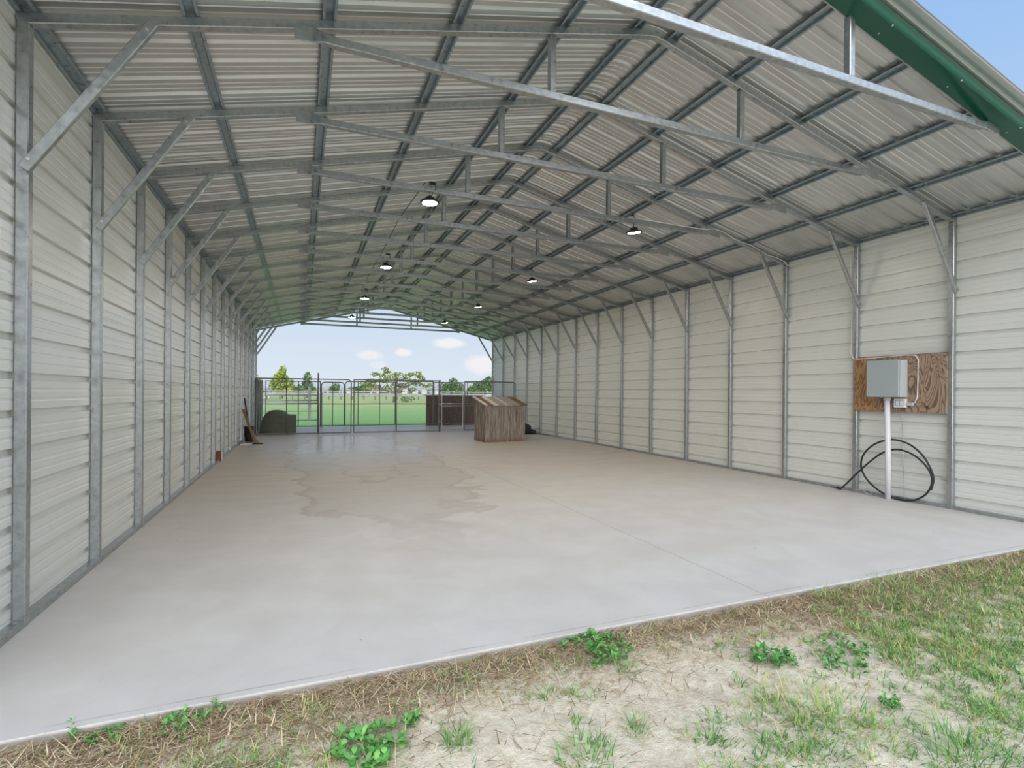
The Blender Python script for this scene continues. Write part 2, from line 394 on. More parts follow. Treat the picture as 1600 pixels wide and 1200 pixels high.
o = ribbed(lambda a, q: [(WX1 + q, YJ[1], a), (WX1 + q, YJ[0], a)], wp).build('wall_right', M['wall']); tag(o, 'cream ribbed metal wall along the right side', None, None, 'structure')
RB = .106                                   # roof sheet above the rafter underside line
rp = profile(-.17, YEND + T + .16, 1.545, .2318, .022, .028, .014, .005)
xs = [-.22, W / 2 - .16, W / 2 - .05, W / 2 + .05, W / 2 + .16, W + .22]
rz_ = lambda x: min(under(x), RZ - KS * .07) + RB
ribbed(lambda a, q: [(x, a, rz_(x) + q) for x in xs], rp).build('ceiling', M['roof'])
tag(bpy.data.objects['ceiling'], 'grey ribbed metal roof sheets seen from below', None, None, 'structure')
for nm, x0, x1 in (('baseboard_left', -T, -.002), ('baseboard_right', W + .002, W + T)):
    m = MB()
    ys = [0.0] + [y for f in FRAME_Y for y in (f - .003, f + T + .003)]
    for a, b in zip(ys[0::2], ys[1::2]):
        if b - a > .02: m.box((x0, a, 0), (x1, b, .045), bev=.004)
    tag(m.build(nm, M['steel']), 'galvanized base rail along the wall foot', None, None, 'structure')

# ------------------------------------------------------------------ portal frames
def build_frame():
    e = empty('truss_frame', (0, 0, 0))
    s = rsec(T, T, .005)
    for x in (-T / 2, W + T / 2):
        m = MB(); m.tube([(x, T / 2, .001), (x, T / 2, H + (0 if 0 else -.004))], s, up=(0, 1, 0)); m.build('post', M['steel'], e)
    m = MB(); dz = T * .53
    m.tube([(-T, T / 2, H - KS * T + dz), (W / 2 - .10, T / 2, RZ - KS * .10 + dz), (W / 2, T / 2, RZ + dz - .012), (W / 2 + .10, T / 2, RZ - KS * .10 + dz), (W + T, T / 2, H - KS * T + dz)], s)
    m.build('rafter', M['steel'], e)
    # tie beam: square tube whose ends are pressed flat against the rafters
    zc, m = 3.965, MB(); x0, x1 = 1.46, W - 1.46; rings = []
    for x, wy, hz, oy, oz in ((x0, .010, .125, -.004, .0), (x0 + .12, .010, .115, -.004, .004), (x0 + .20, .028, .070, .010, .004), (x0 + .27, T, T, T / 2, 0), (x0 + .5, T, T, T / 2, 0),
                          (x1 - .5, T, T, T / 2, 0), (x1 - .27, T, T, T / 2, 0), (x1 - .20, .028, .070, .010, .004), (x1 - .12, .010, .115, -.004, .004), (x1, .010, .125, -.004, 0)):
        rings.append([Vector((x, oy + a, zc + oz + b)) for a, b in rsec(wy, hz, min(.005, wy * .3))])
    m.loft(rings); m.build('tie_beam', M['steel'], e)
    for x in (W / 2 - 1.06, W / 2 + 1.06):
        m = MB(); m.tube([(x, T / 2, zc + T / 2), (x, T / 2, under(x) - .002)], rsec(.058, .058, .005), up=(0, 1, 0)); m.build('web_strut', M['steel'], e)
    for sgn in (0, 1):
        X = lambda x: W - x if sgn else x
        m = MB(); c = .024
        m.tube([(X(-.012), -.0205, 2.735), (X(.635), -.0205, 3.775)], [(a, b) for a, b in rsec(.040, .058, .004)], up=(0, 1, 0) if 0 else (-1 if not sgn else 1, 0, .6))
        kb = m.build('knee_brace', M['steel'], e)
        for (bx, bz) in ((.015, 2.79), (.60, 3.715)):
            m = MB()
            m.loft([[Vector((X(bx) + .009 * math.cos(t), y, bz + .009 * math.sin(t))) for t in [k * math.pi / 3 for k in range(6)]] for y in (-.040, -.047)])
            m.build('bolt', M['cut'], kb)
    return e
fr = build_frame()
for i, y in enumerate(FRAME_Y):
    f = fr if i == 0 else copy_tree(fr)
    f.location = (0, y, 0)
    lab = ('bright galvanized steel truss frame under the green edge trim, nearest the sandy ground' if i == 0 else
           'galvanized steel truss frame at the far opening, last before the pasture' if i == 15 else
           'galvanized steel truss frame, %s in from the green edge trim' % ORD[i])
    tag(f, lab, 'truss', 'steel truss frames of the shed')

# roof purlins: hat channels on top of the rafters
def hat(m, x, y0, y1):
    sgn = -1 if x > W / 2 else 1
    th = math.atan(KS) * (1 if x < W / 2 else -1)
    z0 = under(x) + T * 1.04 + .001
    sec = [(-.050, 0), (-.031, 0), (-.024, .030), (.024, .030), (.031, 0), (.050, 0), (.050, .002), (.033, .002), (.026, .032), (-.026, .032), (-.033, .002), (-.050, .002)]
    pts = lambda y: [Vector((x + a * math.cos(th) - b * math.sin(th), y, z0 + a * math.sin(th) + b * math.cos(th))) for a, b in sec]
    A, B = pts(y0), pts(y1); n = len(sec)
    m.poly(A + B, [[q, (q + 1) % n, n + (q + 1) % n, n + q] for q in range(n)] + [[0, 1, 10, 11], [1, 2, 9, 10], [2, 3, 8, 9], [3, 4, 7, 8], [4, 5, 6, 7]])
OFF = (.20, .95, 1.90, 2.86, 3.72, 4.565)
NM = ('beside the ridge', 'second below the ridge', 'third below the ridge', 'fourth below the ridge', 'fifth below the ridge', 'along the eave')
for sgn, sd in ((-1, 'left'), (1, 'right')):
    for k, of in enumerate(OFF):
        m = MB(); hat(m, W / 2 + sgn * of, -.02, YEND + T + .05)
        tag(m.build('roof_purlin', M['purlin']), 'blue-grey steel hat channel purlin %s on the %s roof slope' % (NM[k], sd), 'purlin', 'roof purlins')

# green gable trim on the front edge
m = MB()
for sgn in (-1, 1):
    prof = [(.130, -.016), (.094, -.018), (-.028, -.022), (-.040, -.016), (-.046, -.004), (-.040, .035), (-.030, .098), (-.006, .099), (-.012, .035), (-.020, .002), (.10, -.004), (.130, -.012)]
    A = [Vector((W / 2, a, RZ + b)) for a, b in prof]; B = [Vector((W / 2 + sgn * (W / 2 + .20), a, under(W + .20) + b)) for a, b in prof]
    n = len(prof); m.poly(A + B, [[q, (q + 1) % n, n + (q + 1) % n, n + q] for q in range(n)] + [list(range(n, 2 * n))])
gt = empty('gable_trim', (W / 2, -.04, RZ), 0, 'glossy dark green metal edge trim along the front roof edge', 'trim')
o = m.build('edge_strip', M['green'], gt); o.location = -gt.location
m = MB()
for k in range(10):
    x = W / 2 + (-1 if k % 2 else 1) * (.42 + .92 * (k // 2))
    for y, dz in ((.075, -.0185), (-.030, -.0235)):
        if abs(x - W / 2) < W / 2: m.box((x - .006, y - .006, under(x) + dz - .006), (x + .006, y + .006, under(x) + dz + .004), bev=.002)
o = m.build('screws', M['cut'], gt); o.location = -gt.location

# ------------------------------------------------------------------ lamps
def build_lamp():
    e = empty('high_bay_lamp', (0, 0, 0))
    m = MB(); ring = lambda r, z: [Vector((r * math.cos(t), r * math.sin(t), z)) for t in [k * 2 * math.pi / 28 for k in range(28)]]
    m.loft([ring(.098, -.001), ring(.118, 0), ring(.122, .012), ring(.112, .024), ring(.06, .036), ring(.055, .07), ring(.03, .078)]); m.build('housing', M['darkmetal'], e, True)
    m = MB(); m.loft([ring(.001, -.010), ring(.06, -.009), ring(.096, -.002), ring(.096, .002)]); m.build('lens', M['lens'], e, True)
    m = MB(); m.tube(arc((0, 0, .075), .022, 0, 180, 6) , csec(.004, 6), up=(0, 1, 0)); m.tube([(0, 0, .095), (0, .002, .125), (-.012, 0, .15), (0, 0, .165), (.012, 0, .15)], csec(.004, 6), up=(0, 1, 0)); m.build('hook', M['darkmetal'], e)
    m = MB(); pts = []
    for k in range(30): pts.append((.03 + .045 * math.cos(k * .9), -.01 + .012 * math.sin(k * .9) + .001 * k, .255 + .012 * math.sin(k * .45)))
    pts = [(.01, .01, .07), (.035, .0, .13), (.07, -.045, .18), (.06, -.02, .235)] + pts
    m.tube(pts, csec(.0045, 6), up=(.3, 1, .2)); m.build('power_cord', M['black'], e)
    return e
lp = build_lamp(); first = True
for fi, nm in ((3, 'nearest the front'), (6, 'second from the front'), (9, 'third from the front'), (12, 'farthest from the front')):
    for x, sd in ((3.0, 'left'), (6.06, 'right')):
        o = lp if first else copy_tree(lp); first = False
        o.location = (x, FRAME_Y[fi] + T / 2, 3.80)
        tag(o, 'round black high bay lamp with white lens, %s in the %s row' % (nm, sd), 'lamp', 'high bay lamps hanging from the trusses')
        if sd == 'right': o.rotation_euler = (math.radians(-4), math.radians(-9), 1.1)
# junction wire above the first lamp and the feed cables
m = MB(); m.tube([(2.93, FRAME_Y[3], 4.03), (2.88, 5.2, 4.06), (2.90, FRAME_Y[6], 4.03), (2.90, 9.2, 4.05), (2.92, FRAME_Y[9], 4.03), (2.95, 13, 4.05), (2.95, FRAME_Y[12], 4.03)], csec(.006, 6))
tag(m.build('feed_cable', M['black']), 'thin dark cable strung between the left row of lamps', 'cable')
m = MB(); y3, y2 = FRAME_Y[3] - .012, FRAME_Y[2]
pts = [(6.1, y3, 4.005), (6.9, y3, 3.995), (7.35, y3, 4.0)]
for k in range(9):
    x = 7.35 + (W - .06 - 7.35) * (k + 1) / 9; pts.append((x, y3 - .004, under(x) + .022 + .018 * math.sin(k * 1.9)))
pts += [(W - .012, y3 - .02, 3.60), (W + .03, y3 - .4, 3.60), (W + .045, y2 + .5, 3.59), (W + .03, y2 + .12, 3.52), (W + .012, y2 + .115, 3.2), (W + .02, y2 + .10, 2.9), (W + .02, y2 + .095, 2.4), (W + .01, y2 + .10, 2.04), (W - .012, y2 + .04, 1.965), (W - .02, y2 - .03, 1.955), (W - .022, 2.1, 1.962), (W - .022, 1.75, 1.975), (W - .024, 1.64, 1.965), (W - .028, 1.60, 1.90), (W - .026, 1.605, 1.62), (W - .028, 1.61, 1.40), (W - .03, 1.64, 1.33)]
m.tube(pts, csec(.0065, 6), up=(.2, .1, 1))
tag(m.build('feed_cable', M['white']), 'white cable running from the right lamps down to the plywood board', 'cable')

# ------------------------------------------------------------------ electrical board on the right wall
m = MB(); m.box((W - .018, 1.275, 1.20), (W - .001, 2.462, 1.975), bev=.002)
tag(m.build('plywood_board', M['ply']), 'swirly grained plywood board fixed between two posts of the right wall', 'board')
e = empty('electrical_box', (W - .11, 1.95, 1.40), 0, 'grey electrical enclosure mounted on the plywood board', 'electrical box')
def part(m, name, mt, e, smooth=False):
    o = m.build(name, mt, e, smooth); o.location = -Vector(e.location); return o
m = MB(); m.box((W - .165, 1.735, 1.405), (W - .019, 2.165, 1.905), bev=.006); part(m, 'body', M['boxlight'], e)
m = MB(); m.box((W - .195, 1.745, 1.405), (W - .166, 2.17, 1.91), bev=.006); part(m, 'door', M['boxgrey'], e)
m = MB(); m.box((W - .197, 1.95, 1.395), (W - .172, 1.975, 1.404), bev=.002); part(m, 'latch', M['steel'], e)
e = empty('conduit_pipe', (W - .10, 1.92, 0), 0, 'white plastic conduit pipe rising from the floor to the grey box', 'pipe')
m = MB(); m.tube([(W - .10, 1.925, 0), (W - .10, 1.93, .6), (W - .10, 1.945, 1.36)], csec(.034, 16), up=(0, 1, 0)); part(m, 'pipe', M['pvc'], e, True)
m = MB(); m.tube([(W - .10, 1.945, 1.36), (W - .10, 1.945, 1.404)], csec(.043, 16), up=(0, 1, 0)); part(m, 'connector', M['boxlight'], e, True)
e = empty('outlet_box', (W - .03, 1.80, 1.28), 0, 'small white weatherproof outlet under the grey electrical box', 'outlet')
m = MB(); m.box((W - .062, 1.735, 1.265), (W - .019, 1.885, 1.385), bev=.005); part(m, 'housing', M['white'], e)
m = MB()
for y in (1.785, 1.835): m.box((W - .067, y - .018, 1.295), (W - .063, y + .018, 1.355), bev=.002)
part(m, 'receptacle', M['pvc'], e)
m = MB(); m.box((W - .0635, 1.76, 1.284), (W - .0625, 1.865, 1.368)); part(m, 'gasket', M['boxgrey'], e)
m = MB(); m.box((W - .058, 1.645, 1.29), (W - .03, 1.734, 1.335), bev=.008); part(m, 'cable_gland', M['boxlight'], e)
pts = [(W - .12, 2.60, .018), (W - .10, 2.52, .11), (W - .08, 2.38, .28), (W - .06, 2.20, .48), (W - .05, 2.04, .62), (W - .05, 1.86, .69), (W - .05, 1.68, .66), (W - .05, 1.53, .56), (W - .052, 1.44, .44), (W - .055, 1.415, .34), (W - .055, 1.44, .22), (W - .055, 1.52, .11), (W - .055, 1.66, .03), (W - .055, 1.85, .018), (W - .052, 2.05, .075), (W - .05, 2.22, .19), (W - .05, 2.32, .34), (W - .05, 2.325, .50), (W - .05, 2.25, .64), (W - .05, 2.10, .76), (W - .05, 1.90, .82), (W - .05, 1.70, .78), (W - .05, 1.54, .66), (W - .05, 1.44, .50), (W - .05, 1.40, .36), (W - .045, 1.43, .21)]
def spline(P, n=6):
    P = [Vector(p) for p in P]; out = []
    for i in range(len(P) - 1):
        p0, p1, p2, p3 = P[max(0, i - 1)], P[i], P[i + 1], P[min(len(P) - 1, i + 2)]
        for k in range(n):
            t = k / n; out.append(.5 * ((2 * p1) + (p2 - p0) * t + (2 * p0 - 5 * p1 + 4 * p2 - p3) * t * t + (3 * p1 - p0 - 3 * p2 + p3) * t ** 3))
    out.append(P[-1]); return out
m = MB(); m.tube(spline(pts), csec(.0125, 8), up=(1, .05, .02))
for k in range(4): m.tube(spline([(W - .12, 2.585, .03), (W - .125, 2.63, .05 - .01 * k), (W - .13 - .02 * k, 2.66 + .01 * k, .02 + .013 * k)], 4), csec(.005, 5))
tag(m.build('cable_coil', M['black'], None, True), 'loose coil of thick black cable leaning on the right wall behind the conduit', 'cable')
m = MB(); m.tube(spline([(W - .02, 1.83, 1.20), (W + .05, 1.83, .9), (W + .03, 1.81, .5), (W - .01, 1.77, .02)]), csec(.003, 5))
tag(m.build('ground_wire', M['steel']), 'thin bare wire hanging from the plywood board to the floor', 'wire')
m = MB(); m.tube(spline([(W - .02, 2.20, .012), (W - .06, 2.26, .02), (W - .03, 2.30, .05), (W - .01, 2.25, .06), (W - .02, 2.18, .02), (W - .03, 2.02, .012)]), csec(.006, 6))
tag(m.build('wire_scrap', M['boxgrey']), 'curled scrap of grey wire on the floor below the plywood board', 'wire')

# ------------------------------------------------------------------ kennel fencing
def link_mesh(x0, x1, z0, z1, pitch=.062, r=.0016):
    """woven diamond wires in the local XZ plane, clipped to the panel"""
    m = MB(); w, h = x1 - x0, z1 - z0
    n = int((w + h) / pitch)
    for k in range(1, n):
        c = k * pitch
        for mode in (0, 1):
            a0 = max(0, c - h); a1 = min(w, c)
            if a1 - a0 < .01: continue
            p, q = (a0, c - a0), (a1, c - a1)
            if mode: p, q = (w - p[0], p[1]), (w - q[0], q[1])
            y = r if mode else -r
            m.tube([(x0 + p[0], y, z0 + p[1]), (x0 + q[0], y, z0 + q[1])], [(r, 0), (-r * .5, r * .87), (-r * .5, -r * .87)], up=(0, 1, 0))
    return m
def panel(name, label, loc, ang, w, z0, z1, verts=(), rails=(), round_l=False, round_r=False, mt='fencesteel', cat='fence', group='chain link kennel fences', r=.019, hinge=False, rr=.13):
    e = empty(name, loc, ang, label, cat, group)
    P = [Vector((0, 0, z0))]
    P += arc((rr, 0, z1 - rr), rr, 180, 90, 5) if round_l else [Vector((0, 0, z1))]
    P += arc((w - rr, 0, z1 - rr), rr, 90, 0, 5) if round_r else [Vector((w, 0, z1))]
    P += [Vector((w, 0, z0))]
    m = MB(); m.tube(P, csec(r, 8), up=(0, 1, 0), closed=True); m.build('frame', M[mt], e, True)
    for x in verts:
        m = MB(); m.tube([(x, 0, z0), (x, 0, z1)], csec(r * .85, 8), up=(0, 1, 0)); m.build('upright', M[mt], e, True)
    for z in rails:
        m = MB(); m.tube([(0, 0, z), (w, 0, z)], csec(r * .8, 8)); m.build('rail', M[mt], e, True)
    link_mesh(.01, w - .01, z0 + .01, z1 - .03).build('chain_link', M['wire'], e)
    if hinge:
        for z in (z0 + .25, z1 - .25):
            m = MB(); m.box((-.05, -.03, z - .03), (.02, .03, z + .03), bev=.008); m.build('hinge', M['fencesteel'], e)
    return e
YF = 15.54
panel('kennel_fence', 'chain link kennel panel before the olive dog house with one rounded top corner', (.19, YF, 0), 0, 2.88, .04, 1.82, (.88, 1.84), (), False, True)
panel('kennel_fence', 'chain link kennel panel in the middle of the front kennel run', (3.16, YF - .02, 0), 0, 2.93, .04, 1.825, (1.42,), ())
panel('kennel_fence', 'chain link kennel panel right of the kennel gate, behind the wooden bin', (7.06, YF + .02, 0), 0, 2.0, .04, 1.815, (), (1.0, .93), False, True)
panel('kennel_gate', 'narrow pale tube kennel gate with rounded top left of the wooden bin', (6.20, YF + .0, 0), 0, .79, .13, 1.75, (), (1.0, .92), True, True, 'fencelight', 'gate', 'kennel gates', .02, True)
for x, nm, h in ((2.03, 'between the dog house and the narrow far gate', 2.03), (6.13, 'at the hinge side of the pale kennel gate', 1.86)):
    e = empty('kennel_post', (x, YF + (.0 if x > 3 else .05), 0), 0, 'dark steel kennel post ' + nm, 'post', 'kennel posts')
    m = MB(); m.tube([(0, .0, 0), (0, 0, h)], csec(.026, 10), up=(0, 1, 0)); m.build('pole', M['fencesteel'], e, True)
    for z in (.35, .95, 1.5):
        m = MB(); m.tube([(-.0, 0, z), (0, 0, z + .05)], csec(.036, 10), up=(0, 1, 0)); m.build('clamp', M['fencelight'], e, True)
YB = 19.02
panel('kennel_fence', 'back chain link kennel panel beyond the olive dog house', (.25, YB, 0), 0, 1.95, .05, 1.80, (1.15,), (.92,))
panel('kennel_gate', 'dark back kennel gate with rounded top beyond the gap in the front run', (2.24, YB, 0), 0, .86, .06, 1.78, (.42,), (.92,), True, True, 'fencesteel', 'gate', 'kennel gates', .02)
panel('kennel_fence', 'back chain link kennel panel with rounded corners before the open pasture', (3.13, YB, 0), 0, 1.98, .06, 1.82, (.5, 1.35), (.92,), True, False)
panel('kennel_fence', 'back chain link kennel panel just left of the brown screen wall', (5.15, YB, 0), 0, 1.55, .06, 1.86, (), (.92,))
panel('kennel_fence', 'back chain link kennel panel across the brown screen wall', (6.74, YB, 0), 0, 2.3, .06, 1.84, (.75, 1.5), (.92,))
panel('kennel_fence', 'chain link side panel closing the kennel run at the left wall', (.15, YF + .05, 0), math.pi / 2, 3.35, .05, 1.80, (1.1, 2.2), (1.0,))
# olive igloo dog house
e = empty('dog_house', (.72, 16.55, 0), 0, 'olive green domed plastic dog house behind the left kennel panel', 'dog house')
m = MB(); rings = []
for k in range(11):
    a = math.pi / 2 * k / 10; rad = .53 * math.cos(a) ** .72 if k < 10 else .01
    rings.append([Vector((.02 + rad * 1.0 * math.cos(t), .0 + rad * math.sin(t), .78 * math.sin(a) ** 1.05)) for t in [q * 2 * math.pi / 32 for q in range(32)]])
m.loft(rings); m.build('dome', M['olive'], e, True)
m = MB(); rings = []
sec = [(-.50, 0), (-.50, .40), (-.44, .55), (-.32, .63), (.32, .63), (.44, .55), (.50, .40), (.50, 0)]
for x, k in ((.05, .98), (.40, .98), (.62, .965), (.635, .94)): rings.append([Vector((x, y * k, z * k)) for y, z in sec])
m.loft(rings); m.build('entry_tunnel', M['olive'], e)
m = MB(); m.loft([[Vector((.02 + r * math.cos(t), r * math.sin(t), z)) for t in [q * 2 * math.pi / 32 for q in range(32)]] for r, z in ((.56, 0), (.56, .045), (.53, .05))]); m.build('base_rim', M['olive'], e)
# brown screen wall and tube gate beyond the back fence
e = empty('screen_wall', (6.5, 19.35, 0), 0, 'low brown wooden screen wall with pale top rail behind the kennel', 'wall')
m = MB()
for k in range(4): m.box((0, 0, -.12 + k * .345), (2.55, .04, -.12 + k * .345 + .345), bev=.002)
m.build('boards', M['brownwood'], e)
m = MB(); m.box((-.06, -.03, 1.262), (2.6, .07, 1.30), bev=.004); m.build('top_rail', M['rail'], e)
m = MB(); m.box((2.45, .041, -.12), (2.55, .12, 1.25)); m.build('post', M['rail'], e)
m = MB(); m.box((.0, .041, -.12), (.1, .12, 1.25)); m.build('post', M['rail'], e)
e = empty('farm_gate', (.0, 20.1, -.12), 0, 'pale grey tube farm gate just beyond the back kennel panel', 'gate')
m = MB(); m.tube([Vector((2.15, 0, .35)), Vector((.02, 0, .35)), Vector((.02, 0, 1.2))] + arc((.2, 0, 1.2), .18, 180, 90, 5) + [Vector((2.15, 0, 1.38))], csec(.035, 8), up=(0, 1, 0), closed=True); m.build('frame', M['fencelight'], e, True)
for x in (-.1, 2.27): m = MB(); m.tube([(x, 0, 0), (x, 0, 1.5)], csec(.05, 10), up=(0, 1, 0)); m.build('gate_post', M['fencelight'], e, True)
for z in (1.16, 1.04, .72):
    m = MB(); m.tube([(.02, 0, z), (2.15, 0, z)], csec(.032 if z > .8 else .02, 8)); m.build('rail', M['fencelight'], e, True)

# ------------------------------------------------------------------ wooden bin
ang = math.atan2(11.32 - 11.21, 7.64 - 6.36)
e = empty('wooden_bin', (6.36, 11.21, 0), ang, 'weathered grey wooden bin with sloping plank lid on the concrete', 'bin')
BW, BD, ZF, ZB = 1.285, .80, 1.06, 1.255
zt = lambda y: ZF + (ZB - ZF) * y / BD
def plankwall(n, f):
    m = MB()
    for k in range(n):
        a, b = k / n + .0012, (k + 1) / n - .0012
        f(m, a, b, random.uniform(-.003, .003))
    return m
def slab(m, quad, th, mi=0):       # quad: 4 points, extruded along its normal
    q = [Vector(p) for p in quad]; nrm = (q[1] - q[0]).cross(q[3] - q[0]).normalized() * th
    m.poly(q + [p + nrm for p in q], [[3, 2, 1, 0], [4, 5, 6, 7], [0, 1, 5, 4], [1, 2, 6, 5], [2, 3, 7, 6], [3, 0, 4, 7]], mi)
plankwall(13, lambda m, a, b, j: m.box((a * BW, -.002 + j, 0), (b * BW, .02, ZF - .004), bev=.003)).build('front_panel', M['greywood'], e)
def sidep(X0):
    return lambda m, a, b, j: slab(m, [(X0 + j, a * BD + .02, 0), (X0 + j, b * BD, 0), (X0 + j, b * BD, zt(b * BD) - .006), (X0 + j, a * BD + .02, zt(a * BD) - .006)], .02 if X0 == 0 else -.02)
plankwall(8, sidep(0)).build('side_panel', M['greywood'], e)
plankwall(8, sidep(BW)).build('side_panel', M['greywood'], e)
m = MB(); m.box((.02, BD - .02, 0), (BW - .02, BD, ZB - .01)); m.build('back_panel', M['greywood'], e)
m = MB(); m.box((-.012, -.012, 0), (.05, -.003, ZF - .01), bev=.002); m.box((-.012, -.012, 0), (-.003, .05, ZF - .01), bev=.002); m.build('corner_trim', M['greywood'], e)
edges = [-.045, .05, .23, .40, .64, .69, .92, 1.10, BW + .045]
kinds = ['palewood', 'lidwood', 'palewood', 'lidgrey', 'palewood', 'lidgrey', 'lidgrey', 'lidwood']
for k in range(8):
    m = MB(); a, b = edges[k] + .003, edges[k + 1] - .003; lift = .010 if k in (0, 4) else 0
    slab(m, [(a, -.055, zt(-.055) + lift), (b, -.055, zt(-.055) + lift), (b, BD + .06, zt(BD + .06) + lift), (a, BD + .06, zt(BD + .06) + lift)], .024)
    m.build('lid_board', M[kinds[k]], e)
# ------------------------------------------------------------------ odds and ends along the walls
def lump(m, c, r, seed, amp=.25, n=14, mi=0):
    bm = bmesh.new(); bmesh.ops.create_icosphere(bm, subdivisions=3, radius=1)
    for v in bm.verts:
        k = 1 + amp * noise.noise(v.co * 1.7 + Vector((seed, 0, 0))) + amp * .5 * noise.noise(v.co * 4 + Vector((0, seed, 0)))
        v.co = Vector(((c[q] + v.co[q] * r[q] * k) for q in range(3))); v.co.z = max(.002, v.co.z)
    bm.verts.index_update(); m.poly([v.co for v in bm.verts], [[v.index for v in f.verts] for f in bm.faces], mi); bm.free()
m = MB(); m.box((8.42, 13.55, .003), (8.86, 13.98, .30), bev=.05); lump(m, (8.66, 13.75, .22), (.25, .22, .14), 3)
tag(m.build('black_bag', M['bag'], None, True), 'squarish black bag on the floor between the wooden bin and the right wall', 'bag')
m = MB(); lump(m, (8.93, 13.62, .07), (.11, .16, .09), 8, .35)
tag(m.build('black_bag', M['bag'], None, True), 'low flattened black bag on the floor against the right wall post', 'bag')
m = MB(); lump(m, (8.96, 13.86, .19), (.09, .12, .13), 5, .5)
tag(m.build('plastic_wrap', M['clear'], None, False), 'crumpled pale plastic beside the black bag at the right wall', 'plastic')
e = empty('shovel', (.22, 13.2, 0), 0, 'dark handled shovel leaning on the left wall near the kennel', 'shovel')
m = MB(); m.tube([(.0, .0, .22), (-.16, .06, 1.22)], csec(.02, 8), up=(0, 1, 0)); m.build('handle', M['black'], e, True)
m = MB(); m.loft([[Vector((x * w + .03 * (1 - q), -.01 + .004 * abs(x) * 9 * 0, z)) + Vector((0, y, 0)) for x, y in ((-.1, 0), (0, -.03), (.1, 0), (0, .012))] for q, z, w in ((0, .004, .2), (.2, .06, .8), (.8, .22, 1.0), (1, .27, .3))]); m.build('blade', M['darkmetal'], e)
m = MB(); slab(m, [(.35, 12.74, .0), (.41, 12.77, .0), (.09, 12.92, .92), (.03, 12.89, .92)], .03)
tag(m.build('wooden_board', M['handle']), 'narrow brown wooden board leaning on the left wall beside the shovel', 'board')
m = MB(); slab(m, [(.40, 12.88, .0), (.45, 12.91, .0), (.27, 12.96, .36), (.22, 12.94, .36)], .025)
tag(m.build('wooden_board', M['greywood']), 'short weathered stick leaning at the foot of the shovel', 'board')
m = MB(); m.loft([[Vector((.155 + r * math.cos(t), 13.5 + r * math.sin(t), z)) for t in [q * 2 * math.pi / 20 for q in range(20)]] for r, z in ((.10, .002), (.13, .40), (.14, .42), (.12, .42), (.09, .05))])
tag(m.build('bucket', M['bag'], None, True), 'tall black bucket on the floor at the left wall by the shovel', 'bucket')
for (x, y, r, l, mt, lab) in ((.16, 12.55, .25, .3, 'steel', 'flat grey metal strip lying on the floor below the shovel'), (.36, 12.62, -.12, .42, 'black', 'flat black strip lying on the floor before the shovel')):
    m = MB(); m.box((-l / 2, -.045, .002), (l / 2, .045, .028), bev=.006)
    o = m.build('flat_strip', M[mt]); o.location = (x, y, 0); o.rotation_euler = (0, 0, r); tag(o, lab, 'strip')
m = MB(); m.box((-.055, 9.10, .001), (.012, 9.25, .20), bev=.004); tag(m.build('brick', M['brick']), 'red brown brick standing on end at the left wall foot', 'brick')
m = MB(); m.box((-.045, 9.31, .001), (.016, 9.47, .175), bev=.003); tag(m.build('board_offcut', M['palewood']), 'pale board offcut standing behind the red brown brick', 'board')

# ------------------------------------------------------------------ pasture, fences, trees, houses
e = empty('board_fence', (1.9, 27, -.12), 0, 'pale one rail wooden fence crossing the near pasture', 'fence')
m = MB(); m.box((.06, -.06, 1.27), (22, -.02, 1.42), bev=.004); m.build('rail', M['rail'], e)
for x in (0, 8.6, 11.0, 11.0, 15, 19): m = MB(); m.box((x - .08, -.02, 0), (x + .08, .13, 1.75 if x == 0 else 1.46), bev=.01); m.build('post', M['postwood'], e)
e = empty('pasture_fence', (-12, 95, -.12), 0, 'long dark post and rail fence at the far side of the pasture', 'fence')
for z in (1.05, 1.45): m = MB(); m.box((0, -.05, z), (60, .0, z + .16)); m.build('rail', M['rail'], e)
for k in range(31): m = MB(); x = k * 2.0; m.box((x - .11, 0, 0), (x + .11, .2, 1.7)); m.build('post', M['bark'], e)

def leaves(m, c, r, n, size, c1, c2, seed=0, shape=None, hollow=.45):
    rnd = random.Random(seed)
    for _ in range(n):
        while True:
            p = Vector((rnd.uniform(-1, 1), rnd.uniform(-1, 1), rnd.uniform(-1, 1)))
            if hollow < p.length < 1: break
        if shape: p = shape(p)
        q = Vector((c[0] + p.x * r[0], c[1] + p.y * r[1], c[2] + p.z * r[2]))
        a = Vector((rnd.gauss(0, 1), rnd.gauss(0, 1), rnd.gauss(0, 1))).normalized(); b = a.orthogonal().normalized(); s_ = size * rnd.uniform(.6, 1.4)
        f = rnd.random() ** 1.2; col = tuple(c1[k] + (c2[k] - c1[k]) * f for k in range(3))
        cc = a.cross(b)
        m.poly([q + b * s_, q + cc * s_ * .7, q - b * s_, q - cc * s_ * .7], [[0, 1, 2, 3]], 0, col)
def tree(name, label, x, y, blobs, n, size, c1, c2, trunk, cat='tree', seed=1, branches=()):
    e = empty(name, (x, y, -.12), 0, label, cat)
    m = MB(); m.c = []
    for k, (bx, by, bz, rx, ry, rz2) in enumerate(blobs):
        leaves(m, (bx, by, bz), (rx, ry, rz2), int(n * (rx * rz2) ** .8), size, c1, c2, seed * 31 + k)
        core = []
    m.build('crown', M['leaf'], e)
    m = MB(); m.tube([(0, 0, 0), (.05, 0, trunk[1] * .5), (0, 0, trunk[1])], csec(trunk[0], 8), up=(0, 1, 0))
    for b in branches: m.tube([(0, 0, trunk[1] * .8), ((b[0]) * .5, 0, trunk[1] + (b[2] - trunk[1]) * .35), b], csec(trunk[0] * .5, 6), up=(0, 1, 0))
    m.build('trunk', M['bark'], e, True)
    return e
YG1, YG2 = (.13, .20, .035), (.48, .52, .11)
DG1, DG2 = (.055, .12, .035), (.20, .30, .09)
